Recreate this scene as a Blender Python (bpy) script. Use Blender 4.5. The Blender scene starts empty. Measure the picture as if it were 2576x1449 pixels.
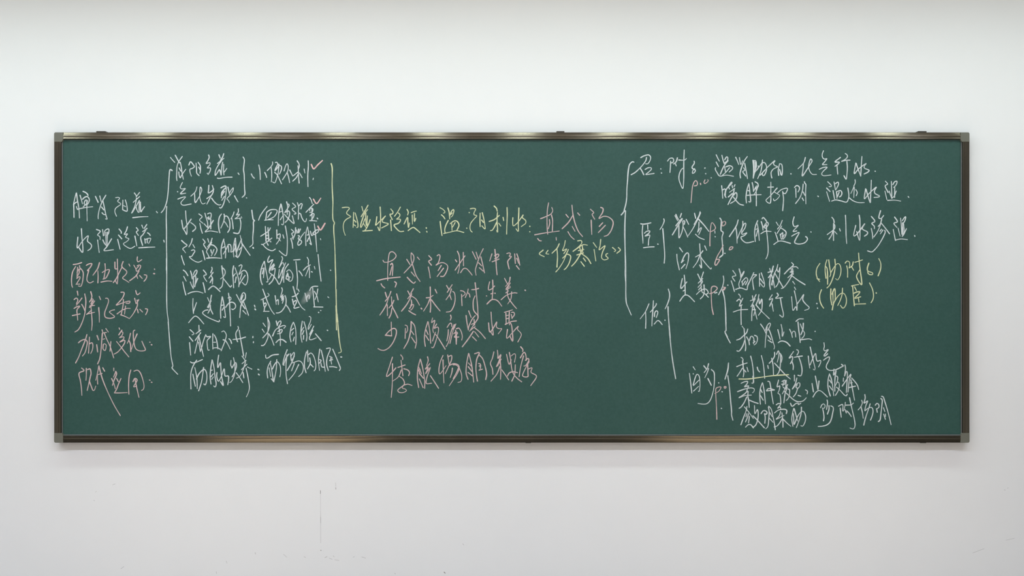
import bpy, bmesh, math, random
from mathutils import Vector
random.seed(7)
SC = bpy.context.scene
COL = SC.collection

WORLD_S = 0.43
NEAR_P = 2.25
SPOT_P = 1000.0
FAR_P = 7.1
BACK_FILL_P = 33.0
FLOOR_D, FLOOR_T, FLOOR_R = (0.06, 0.05, 0.04), (0.90, 0.72, 0.54), (0.62, 0.56, 0.50)
BOARD_A, BOARD_B, BOARD_S = (0.008, 0.053, 0.042), (0.012, 0.061, 0.049), 0.34
RAIL_C, RAIL_R, RAIL_AN = (0.122, 0.107, 0.079), 0.26, 0.88
CAP_C = (0.135, 0.136, 0.108)
CH_W, CH_P = (0.61, 0.65, 0.66), (0.58, 0.43, 0.43)
CH_Y, CH_R = (0.62, 0.64, 0.40), (0.76, 0.48, 0.48)
HW = {'w': 1.32, 'p': 1.34, 'y': 1.34, 'r': 1.8}   # half widths of the chalk lines, photo pixels
HB, HT = 1.45, 1.8

# ------------------------------------------------------------------ camera, world, exposure
W, H = 2576, 1449
PX = 0.00156            # metres per photo pixel on the writing surface
DIST = 4.6              # camera to writing surface
ZC = 1.5                # height of the optical axis above the floor
Y_PANEL = -0.029        # plane of the writing surface (the wall face is y = 0)
Y_FRONT = -0.040        # foremost line of the frame

cam_data = bpy.data.cameras.new('camera')
cam = bpy.data.objects.new('camera', cam_data)
COL.objects.link(cam)
cam_data.sensor_width = 36.0
cam_data.lens = 36.0 * DIST / (W * PX)
cam.location = (0, Y_PANEL - DIST, ZC)
cam.rotation_euler = (math.radians(90), 0, 0)
cam_data.clip_end = 60
SC.camera = cam

SC.view_settings.view_transform = 'Standard'
SC.view_settings.look = 'None'
SC.view_settings.gamma = 1
SC.view_settings.use_curve_mapping = False
SC.view_settings.exposure = 0.0

world = bpy.data.worlds.new('room_daylight')
SC.world = world
world.use_nodes = True
WN = world.node_tree
bg = WN.nodes['Background']
bg.inputs['Color'].default_value = (0.97, 0.97, 1.0, 1)
bg.inputs['Strength'].default_value = WORLD_S

CEIL = 3.0
# rows of lamps parallel to the board: one hung close to the wall, one set into the ceiling,
# and an unseen, deeply recessed row added over the back of the room as fill
NEAR = dict(x=-0.64, y=-0.68, z=2.78, n=15, gap=0.43, w=0.12, power=NEAR_P, color=(0.86, 1.0, 0.98), group='hanging lamps')
FAR = dict(x=-0.70, y=-2.20, z=CEIL, n=15, gap=0.46, w=0.12, power=FAR_P, color=(0.82, 0.87, 1.0), group='recessed lamps')
BACK_FILL = dict(x=-0.8, y=-4.6, z=CEIL, n=13, gap=0.80, w=0.20, power=BACK_FILL_P, color=(0.93, 0.97, 1.0), deep=0.085, group='added fill lamps at the back of the room')

def P(px, py, y):
    """photo pixel -> point of the room at depth y"""
    k = (y - cam.location.y) / DIST * PX
    return Vector(((px - W / 2) * k, y, ZC - (py - H / 2) * k))

# ------------------------------------------------------------------ materials
def mat(name, rgb, rough=0.6, metallic=0.0, spec=0.5):
    m = bpy.data.materials.new(name)
    m.use_nodes = True
    b = m.node_tree.nodes['Principled BSDF']
    b.inputs['Base Color'].default_value = (*rgb, 1)
    b.inputs['Roughness'].default_value = rough
    b.inputs['Metallic'].default_value = metallic
    b.inputs['Specular IOR Level'].default_value = spec
    return m, m.node_tree, b

def noise(nt, scale, detail=3, rough=0.5, stretch=(1, 1, 1)):
    tc = nt.nodes.new('ShaderNodeTexCoord')
    mp = nt.nodes.new('ShaderNodeMapping')
    mp.inputs['Scale'].default_value = stretch
    n = nt.nodes.new('ShaderNodeTexNoise')
    n.inputs['Scale'].default_value = scale
    n.inputs['Detail'].default_value = detail
    n.inputs['Roughness'].default_value = rough
    nt.links.new(tc.outputs['Object'], mp.inputs['Vector'])
    nt.links.new(mp.outputs['Vector'], n.inputs['Vector'])
    return n.outputs['Fac']

def ramp(nt, fac, stops):
    r = nt.nodes.new('ShaderNodeValToRGB')
    e = r.color_ramp.elements
    while len(e) < len(stops):
        e.new(0.5)
    for el, (p, c) in zip(e, stops):
        el.position = p
        el.color = (*c, 1) if len(c) == 3 else c
    nt.links.new(fac, r.inputs['Fac'])
    return r.outputs['Color']

def mix(nt, fac, a, b):
    n = nt.nodes.new('ShaderNodeMix')
    n.data_type = 'RGBA'
    for sock, v in ((n.inputs['Factor'], fac), (n.inputs['A'], a), (n.inputs['B'], b)):
        if hasattr(v, 'is_output'):
            nt.links.new(v, sock)
        elif isinstance(v, (int, float)):
            sock.default_value = v
        else:
            sock.default_value = (*v, 1)
    return n.outputs['Result']

def math_n(nt, op, a, b=None, clamp=False):
    n = nt.nodes.new('ShaderNodeMath')
    n.operation = op
    n.use_clamp = clamp
    for sock, v in ((n.inputs[0], a), (n.inputs[1], b)):
        if v is None:
            continue
        if hasattr(v, 'is_output'):
            nt.links.new(v, sock)
        else:
            sock.default_value = v
    return n.outputs[0]

def bump(nt, bsdf, fac, strength, dist=0.001):
    b = nt.nodes.new('ShaderNodeBump')
    b.inputs['Strength'].default_value = strength
    b.inputs['Distance'].default_value = dist
    nt.links.new(fac, b.inputs['Height'])
    nt.links.new(b.outputs['Normal'], bsdf.inputs['Normal'])

# painted plaster
M_WALL, nt, b = mat('white_wall_paint', (0.8, 0.8, 0.8), 0.85, 0, 0.25)
f1 = noise(nt, 1.3, 4)
c1 = ramp(nt, f1, [(0.3, (0.798, 0.806, 0.812)), (0.7, (0.822, 0.828, 0.832))])
nt.links.new(c1, b.inputs['Base Color'])
bump(nt, b, noise(nt, 260, 4), 0.06)
M_SCUFF, _, _ = mat('grey_scuff', (0.30, 0.29, 0.28), 0.9, 0, 0.1)
M_SCUFF_FAINT, _, _ = mat('faint_grey_scuff', (0.58, 0.58, 0.58), 0.9, 0, 0.1)
M_CEIL, _, _ = mat('ceiling_paint', (0.84, 0.82, 0.77), 0.9, 0, 0.2)
M_LAMPBODY, _, _ = mat('white_lamp_housing', (0.75, 0.75, 0.73), 0.4)

# floor: dark brown in front of the board with two tan strips added to reflect in the bottom rail, pale tan further back
M_FLOOR, nt, b = mat('classroom_floor', (0.3, 0.28, 0.25), 0.5)
tc = nt.nodes.new('ShaderNodeTexCoord')
sp = nt.nodes.new('ShaderNodeSeparateXYZ')
nt.links.new(tc.outputs['Object'], sp.inputs[0])
ax = math_n(nt, 'ABSOLUTE', sp.outputs['X'])
dx = math_n(nt, 'ABSOLUTE', math_n(nt, 'SUBTRACT', ax, 1.18))
band = math_n(nt, 'SUBTRACT', 1.0, math_n(nt, 'MULTIPLY', math_n(nt, 'SUBTRACT', dx, 0.30), 6.0, True), True)
near_edge = math_n(nt, 'MULTIPLY', math_n(nt, 'SUBTRACT', -0.7, sp.outputs['Y']), 6.0, True)
rear = math_n(nt, 'MULTIPLY', math_n(nt, 'SUBTRACT', -3.6, sp.outputs['Y']), 6.0, True)
c = mix(nt, math_n(nt, 'MULTIPLY', band, near_edge), FLOOR_D, FLOOR_T)
nt.links.new(mix(nt, rear, c, FLOOR_R), b.inputs['Base Color'])

# writing surface: matt green enamel, a little chalk dust, one rubbed smear of chalk
M_BOARD, nt, b = mat('green_chalkboard', (0.05, 0.11, 0.09), 0.6, 0, BOARD_S)
fa = noise(nt, 2.2, 5, 0.6, (1, 1, 1.6))
fb = noise(nt, 90, 3)
base = ramp(nt, fa, [(0.25, BOARD_A), (0.75, BOARD_B)])
base = mix(nt, math_n(nt, 'MULTIPLY', fb, 0.16), base, (0.14, 0.22, 0.20))
tc = nt.nodes.new('ShaderNodeTexCoord')
mp = nt.nodes.new('ShaderNodeMapping')
mp.vector_type = 'TEXTURE'
sm = P(773, 746, Y_PANEL)
mp.inputs['Location'].default_value = (sm.x, 0, sm.z)
mp.inputs['Rotation'].default_value = (0, math.radians(-52), 0)
mp.inputs['Scale'].default_value = (0.040, 1.0, 0.0155)
nt.links.new(tc.outputs['Object'], mp.inputs['Vector'])
ln = nt.nodes.new('ShaderNodeVectorMath')
ln.operation = 'LENGTH'
vm = nt.nodes.new('ShaderNodeVectorMath')
vm.operation = 'MULTIPLY'
vm.inputs[1].default_value = (1, 0, 1)
nt.links.new(mp.outputs['Vector'], vm.inputs[0])
nt.links.new(vm.outputs['Vector'], ln.inputs[0])
sme = math_n(nt, 'SUBTRACT', 1.0, ln.outputs['Value'], True)
sme = math_n(nt, 'MULTIPLY', sme, math_n(nt, 'MULTIPLY', noise(nt, 60, 3), 0.9))
base = mix(nt, sme, base, (0.55, 0.58, 0.57))
nt.links.new(base, b.inputs['Base Color'])
nt.links.new(ramp(nt, fa, [(0.2, (0.47,) * 3), (0.8, (0.53,) * 3)]), b.inputs['Roughness'])
bump(nt, b, fb, 0.05)

# bronze-grey extruded aluminium: drawn lengthwise, so reflections smear across the rail
def drawn_metal(name, across, stretch):
    m, nt, b = mat(name, RAIL_C, RAIL_R, 1.0)
    fr = noise(nt, 14, 3, 0.5, stretch)
    nt.links.new(ramp(nt, fr, [(0.3, tuple(c * 0.88 for c in RAIL_C)), (0.7, tuple(c * 1.12 for c in RAIL_C))]), b.inputs['Base Color'])
    b.inputs['Anisotropic'].default_value = RAIL_AN
    v = nt.nodes.new('ShaderNodeCombineXYZ')
    for s, k in zip(v.inputs, across):
        s.default_value = k
    nt.links.new(v.outputs[0], b.inputs['Tangent'])
    return m
M_RAIL = drawn_metal('bronze_grey_aluminium', (0, 0, 1), (0.4, 30, 30))
M_RAILV = drawn_metal('bronze_grey_aluminium_upright', (1, 0, 0), (30, 30, 0.4))
M_CAP, nt, b = mat('grey_green_plastic', CAP_C, 0.55, 0, 0.4)
bump(nt, b, noise(nt, 700, 2), 0.08)
M_CLIP, _, _ = mat('dark_steel_clip', (0.06, 0.055, 0.045), 0.5, 0.6)
M_BACK, _, _ = mat('grey_backing', (0.25, 0.25, 0.24), 0.7)
M_LIP, _, _ = mat('grey_edge_trim', (0.17, 0.18, 0.185), 0.4, 0.4)

def chalk(name, rgb):
    m, nt, b = mat(name, rgb, 0.95, 0, 0.1)
    f = noise(nt, 55, 3, 0.6)
    g = noise(nt, 900, 2, 0.6)
    k = math_n(nt, 'ADD', math_n(nt, 'MULTIPLY', f, 0.9), math_n(nt, 'MULTIPLY', g, 0.5))
    nt.links.new(ramp(nt, k, [(0.40, tuple(0.62 * c + 0.38 * d for c, d in zip(rgb, (0.07, 0.12, 0.11)))), (0.80, rgb)]),
                 b.inputs['Base Color'])
    return m
M_CHALK = {'w': chalk('white_chalk', CH_W), 'p': chalk('pink_chalk', CH_P),
           'y': chalk('yellow_chalk', CH_Y), 'r': chalk('rose_chalk', CH_R)}

# ------------------------------------------------------------------ mesh helpers
def obj(name, bm, m, parent=None, smooth=False, label=None):
    me = bpy.data.meshes.new(name)
    bmesh.ops.recalc_face_normals(bm, faces=bm.faces)
    bm.to_mesh(me)
    bm.free()
    for k in (m if isinstance(m, (list, tuple)) else [m]):
        me.materials.append(k)
    if smooth:
        for p in me.polygons:
            p.use_smooth = True
    o = bpy.data.objects.new(name, me)
    COL.objects.link(o)
    if parent:
        o.parent = parent
        o.matrix_parent_inverse = parent.matrix_world.inverted()
    if label:
        o['label'] = label
    return o

def box(bm, a, b, bev=0.0):
    g = bmesh.ops.create_cube(bm, size=1.0)
    for v in g['verts']:
        v.co = Vector([(p + q) / 2 + c * (q - p) for p, q, c in zip(a, b, v.co)])
    if bev:
        es = list({e for v in g['verts'] for e in v.link_edges})
        bmesh.ops.bevel(bm, geom=es, offset=bev, segments=2, affect='EDGES')

def tag(o, label, cat, group=None):
    o['label'] = label
    o['category'] = cat
    if group:
        o['group'] = group
    return o

def structure(o, label, cat):
    o['kind'] = 'structure'
    return tag(o, label, cat)

# ------------------------------------------------------------------ the room
bm = bmesh.new()
box(bm, (-6, 0, 0), (6, 0.2, CEIL + 0.1))
def wall_mark(a, b, wpx, mi):
    p, q = P(*a, 0), P(*b, 0)
    p.y = q.y = -0.0003
    d = (q - p).normalized()
    n = Vector((-d.z, 0, d.x)) * wpx * PX / 2
    e = d * wpx * PX * 0.4
    f = bm.faces.new([bm.verts.new(v) for v in (p - e, p + n, q + n, q + e, q - n, p - n)])
    f.material_index = mi
for a, b, w, mi in [((806, 1234), (806, 1242), 1.5, 1), ((806.2, 1242), (806.4, 1283), 0.8, 2), ((806.5, 1284), (807, 1366), 1.0, 2),
                    ((806.6, 1300), (806.8, 1316), 0.7, 1), ((807, 1384), (807.6, 1385), 2.2, 1), ((844.3, 1214), (844.6, 1224), 1.1, 2),
                    ((844.6, 1226), (844.8, 1231), 1.3, 1), ((817, 1403), (823, 1400), 1.6, 2), ((828, 1404), (836, 1407), 1.2, 2),
                    ((838, 1398), (841, 1401), 1.3, 2), ((842, 1408), (853, 1410), 1.1, 2), ((910, 1401), (920, 1404), 1.3, 2),
                    ((888, 1402), (892, 1400), 1.1, 2), ((1117, 1439), (1120, 1442), 2.2, 1), ((1164, 1368), (1167, 1371), 1.4, 2),
                    ((993, 1442), (995, 1444), 1.6, 2), ((304, 1431), (312, 1425), 1.2, 2), ((544, 1438), (545, 1443), 1.4, 2),
                    ((569, 1411), (571, 1417), 1.2, 2), ((642, 1390), (643, 1394), 1.8, 2), ((713, 1394), (722, 1402), 1.0, 2),
                    ((765, 1400), (769, 1403), 1.2, 2), ((2447, 1391), (2476, 1380), 1.0, 2), ((2530, 1359), (2552, 1354), 0.9, 2),
                    ((2526, 1232), (2529, 1233), 1.4, 2), ((2534, 1228), (2537, 1227), 1.2, 2), ((283, 1220), (290, 1217), 1.2, 2),
                    ((236, 1258), (238, 1260), 1.3, 2), ((240, 1238), (243, 1236), 1.0, 2)]:
    wall_mark(a, b, w, mi)
structure(obj('wall_back', bm, [M_WALL, M_SCUFF, M_SCUFF_FAINT]), 'plain white painted wall behind the green chalkboard, lightly scuffed below it', 'wall')
bm = bmesh.new()
box(bm, (-6, -7, -0.1), (6, 0.2, 0))
structure(obj('floor', bm, M_FLOOR), 'floor in front of the white wall, below the picture', 'floor')
bm = bmesh.new()
box(bm, (-6, -7, CEIL + 0.1), (6, 0.2, CEIL + 0.2))
structure(obj('ceiling', bm, M_CEIL), 'pale ceiling above the white wall', 'ceiling')

# ------------------------------------------------------------------ ceiling lamps
def lamp_row(spec, where):
    me = None
    for i in range(spec['n']):
        # one lamp of each row stands over the middle of the board
        x = spec['x'] + (i - (spec['n'] - 1) / 2) * spec['gap']
        x = round(x / spec['gap']) * spec['gap'] + 0.045
        w = spec['w'] / 2
        hung = spec['z'] < CEIL
        if me is None:
            bm = bmesh.new()
            t = 0.004
            for a, b in (((-w - t, -w - t, 0), (-w, w + t, 0.1)), ((w, -w - t, 0), (w + t, w + t, 0.1)),
                         ((-w, -w - t, 0), (w, -w, 0.1)), ((-w, w, 0), (w, w + t, 0.1)), ((-w, -w, 0.09), (w, w, 0.1))):
                box(bm, a, b)
            if hung:
                box(bm, (-0.008, -0.008, 0.1), (0.008, 0.008, CEIL + 0.1 - spec['z']))
            o = obj('ceiling_light', bm, M_LAMPBODY)
            me = o.data
        else:
            o = bpy.data.objects.new('ceiling_light', me)
            COL.objects.link(o)
        o.location = (x, spec['y'], spec['z'])
        tag(o, where, 'ceiling light', spec['group'])
        ld = bpy.data.lights.new('lamp_glow', 'AREA')
        ld.shape = 'SQUARE'
        ld.size = spec['w'] * 0.96
        ld.energy = spec['power']
        ld.color = spec['color']
        lo = bpy.data.objects.new('lamp_glow', ld)
        COL.objects.link(lo)
        lo.parent = o
        lo.location = (0, 0, spec.get('deep', 0.002 if hung else 0.010))
lamp_row(NEAR, 'small square lamp hung from the ceiling close to the board wall')
lamp_row(FAR, 'small square white downlight set into the ceiling away from the board')
lamp_row(BACK_FILL, 'added fill downlight, larger and square, in the ceiling at the back of the room')

# two added, unseen spotlights that brighten the tan strips reflected in the bottom rail
for sx in (-1, 1):
    bm = bmesh.new()
    bmesh.ops.create_cone(bm, cap_ends=False, segments=24, radius1=0.07, radius2=0.06, depth=0.14)
    o = obj('added_spotlight', bm, M_LAMPBODY, smooth=True)
    o.location = (1.18 * sx + 0.03, -1.55, CEIL + 0.03)
    tag(o, 'added round spotlight, unseen, over the ' + ('left' if sx < 0 else 'right') + ' pale floor strip', 'spotlight', 'added spotlights')
    ld = bpy.data.lights.new('added_spot_glow', 'SPOT')
    ld.energy = SPOT_P
    ld.color = (0.95, 0.96, 1.0)
    ld.spot_size = math.radians(24)
    ld.spot_blend = 0.5
    ld.shadow_soft_size = 0.04
    lo = bpy.data.objects.new('added_spot_glow', ld)
    COL.objects.link(lo)
    lo.parent = o
    lo.location = (0, 0, -0.05)

# ------------------------------------------------------------------ the chalkboard
board = bpy.data.objects.new('chalkboard', None)
COL.objects.link(board)
board.location = (0, 0, P(0, 1113, Y_FRONT).z)
tag(board, 'long green chalkboard with a bronze metal frame, covered in handwritten chalk notes', 'chalkboard')
bpy.context.view_layer.update()

X0, X1 = P(136, 0, Y_FRONT).x, P(2439, 0, Y_FRONT).x
Z1, Z0 = P(0, 333, Y_FRONT).z, P(0, 1113.5, Y_FRONT).z
RW = 17.5 * PX           # width of the rails
CAPW, CAPH = 22.5 * PX, 24 * PX

# writing surface with its hidden backing
bm = bmesh.new()
box(bm, (X0 + RW * 0.6, Y_PANEL, Z0 + RW * 0.6), (X1 - RW * 0.6, -0.014, Z1 - RW * 0.6))
panel = obj('writing_surface', bm, M_BOARD, board)

# rails: one bulged, grooved section swept along each side
def section():
    """(across from the outer edge, height over the wall) of the rail"""
    f = -Y_FRONT
    pts = [(0, 0.006), (0, f - 0.0080), (0.0004, f - 0.0062), (0.0012, f - 0.0045)]
    for i in range(1, 13):
        t = i / 12
        pts.append((0.0012 + 0.0160 * t, f - 0.0040 * (1 - t) ** 1.6 - 0.0005 * (1 - t)))
    pts += [(0.0178, f - 0.0008), (0.0184, f - 0.0018), (0.0190, f - 0.0020)]
    for i in range(1, 7):
        t = i / 6
        pts.append((0.0190 + 0.0064 * t, f - 0.0002 - 0.0018 * (1 - t) ** 1.4))
    pts += [(0.0264, f - 0.0012), (RW, f - 0.0060), (RW, 0.012)]
    return pts
def rail(a, b, inward, m, out):
    """a, b: ends of the outer edge on the wall plane; inward: direction towards the panel; out: widening of the outer edge"""
    bm = bmesh.new()
    pts = [(u * (RW + out) / RW - out, v) for u, v in section()]
    n = 24
    rows = []
    for k in range(n + 1):
        base = a.lerp(b, k / n)
        rows.append([bm.verts.new(base + inward * u + Vector((0, -v, 0))) for u, v in pts])
    for r0, r1 in zip(rows, rows[1:]):
        for i in range(len(pts) - 1):
            bm.faces.new((r0[i], r0[i + 1], r1[i + 1], r1[i]))
        bm.faces.new((r0[-1], r0[0], r1[0], r1[-1]))
    bm.faces.new(rows[0])
    bm.faces.new(rows[-1])
    o = obj('frame_rail', bm, m, board, True)
    md = o.modifiers.new('edges', 'EDGE_SPLIT')
    md.split_angle = math.radians(38)
    return o
V = Vector
ov = 0.004
rail(V((X0 + CAPW - ov, 0, Z1)), V((X1 - CAPW + ov, 0, Z1)), V((0, 0, -1)), M_RAIL, 0.0012)['label'] = 'top rail of the bronze metal frame, streaked with lamp reflections'
rail(V((X0 + CAPW - ov, 0, Z0)), V((X1 - CAPW + ov, 0, Z0)), V((0, 0, 1)), M_RAIL, 0.0012)['label'] = 'bottom rail of the bronze metal frame'
rail(V((X0, 0, Z0 + CAPH - ov)), V((X0, 0, Z1 - CAPH + ov)), V((1, 0, 0)), M_RAILV, 0.0024)['label'] = 'left upright of the bronze metal frame'
rail(V((X1, 0, Z0 + CAPH - ov)), V((X1, 0, Z1 - CAPH + ov)), V((-1, 0, 0)), M_RAILV, 0.0024)['label'] = 'right upright of the bronze metal frame'

# thin grey trim between frame and writing surface
t = 0.0034
bm = bmesh.new()
yl = Y_PANEL - 0.0035
box(bm, (X0 + RW - 0.001, yl, Z0 + RW), (X0 + RW + t, Y_PANEL + 0.002, Z1 - RW))
box(bm, (X1 - RW - t, yl, Z0 + RW), (X1 - RW + 0.001, Y_PANEL + 0.002, Z1 - RW))
box(bm, (X0 + RW + t, yl, Z0 + RW - 0.001), (X1 - RW - t, Y_PANEL + 0.002, Z0 + RW + t))
box(bm, (X0 + RW + t, yl + 0.002, Z1 - RW - 0.001), (X1 - RW - t, Y_PANEL + 0.002, Z1 - RW + 0.001))
obj('edge_trim', bm, M_LIP, board, label='thin grey trim along the inside of the frame')

# plastic corner caps
def cap(cx, cz, sx, sz):
    """outer corner and the directions inwards"""
    r = 0.006
    out = []
    for i in range(7):
        a = math.pi / 2 * i / 6
        out.append((r - r * math.cos(a), r - r * math.sin(a)))     # rounded outer corner, from the side to the top
    out += [(CAPW, 0), (CAPW, RW + 0.001), (CAPW - 0.0016, RW + 0.004), (RW + 0.004, CAPH - 0.001), (RW + 0.0005, CAPH), (0, CAPH)]
    bm = bmesh.new()
    yf, yb = Y_FRONT - 0.0012, -0.004
    e = 0.0014
    def ring(y, k):
        c = (CAPW / 2, CAPH / 2)
        return [bm.verts.new((cx + sx * (c[0] + (u - c[0]) * k), y, cz + sz * (c[1] + (w - c[1]) * k))) for u, w in out]
    rs = [ring(yb, 1), ring(yf + e, 1), ring(yf + e * 0.3, 0.975), ring(yf, 0.93)]
    for p, q in zip(rs, rs[1:]):
        for i in range(len(out)):
            j = (i + 1) % len(out)
            bm.faces.new((p[i], p[j], q[j], q[i]))
    bm.faces.new(rs[-1])
    bm.faces.new(rs[0])
    return obj('corner_cap', bm, M_CAP, board, label='grey green plastic corner cap, ' +
               ('upper' if sz < 0 else 'lower') + ' ' + ('left' if sx > 0 else 'right'))
cap(X0, Z1 + 0.0002, 1, -1)
cap(X1, Z1 + 0.0002, -1, -1)
cap(X0, Z0 - 0.0002, 1, 1)
cap(X1, Z0 - 0.0002, -1, 1)

# steel clips that hang the board on the wall: they grip the frame from above and below
def clip(pa, pb, top):
    xa, xb = P(pa, 0, Y_FRONT).x, P(pb, 0, Y_FRONT).x
    bm = bmesh.new()
    s = 1 if top else -1
    z = Z1 if top else Z0
    h = 3.6 * PX if top else 1.6 * PX
    za, zb = sorted((z - s * 0.001, z + s * h))
    box(bm, (xa, -0.036, za), (xb, -0.0006, zb), 0.0008)
    xm = (xa + xb) / 2
    box(bm, (xm - 0.008, -0.0045, za), (xm + 0.008, -0.0006, zb + 0.0012 if top else zb), 0.0004)
    obj('mounting_clip', bm, M_CLIP, board)
clip(241, 264, True)
clip(1400, 1420, True)
clip(2311, 2332, True)
clip(1322, 1336, False)
clip(2316, 2331, False)

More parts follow.
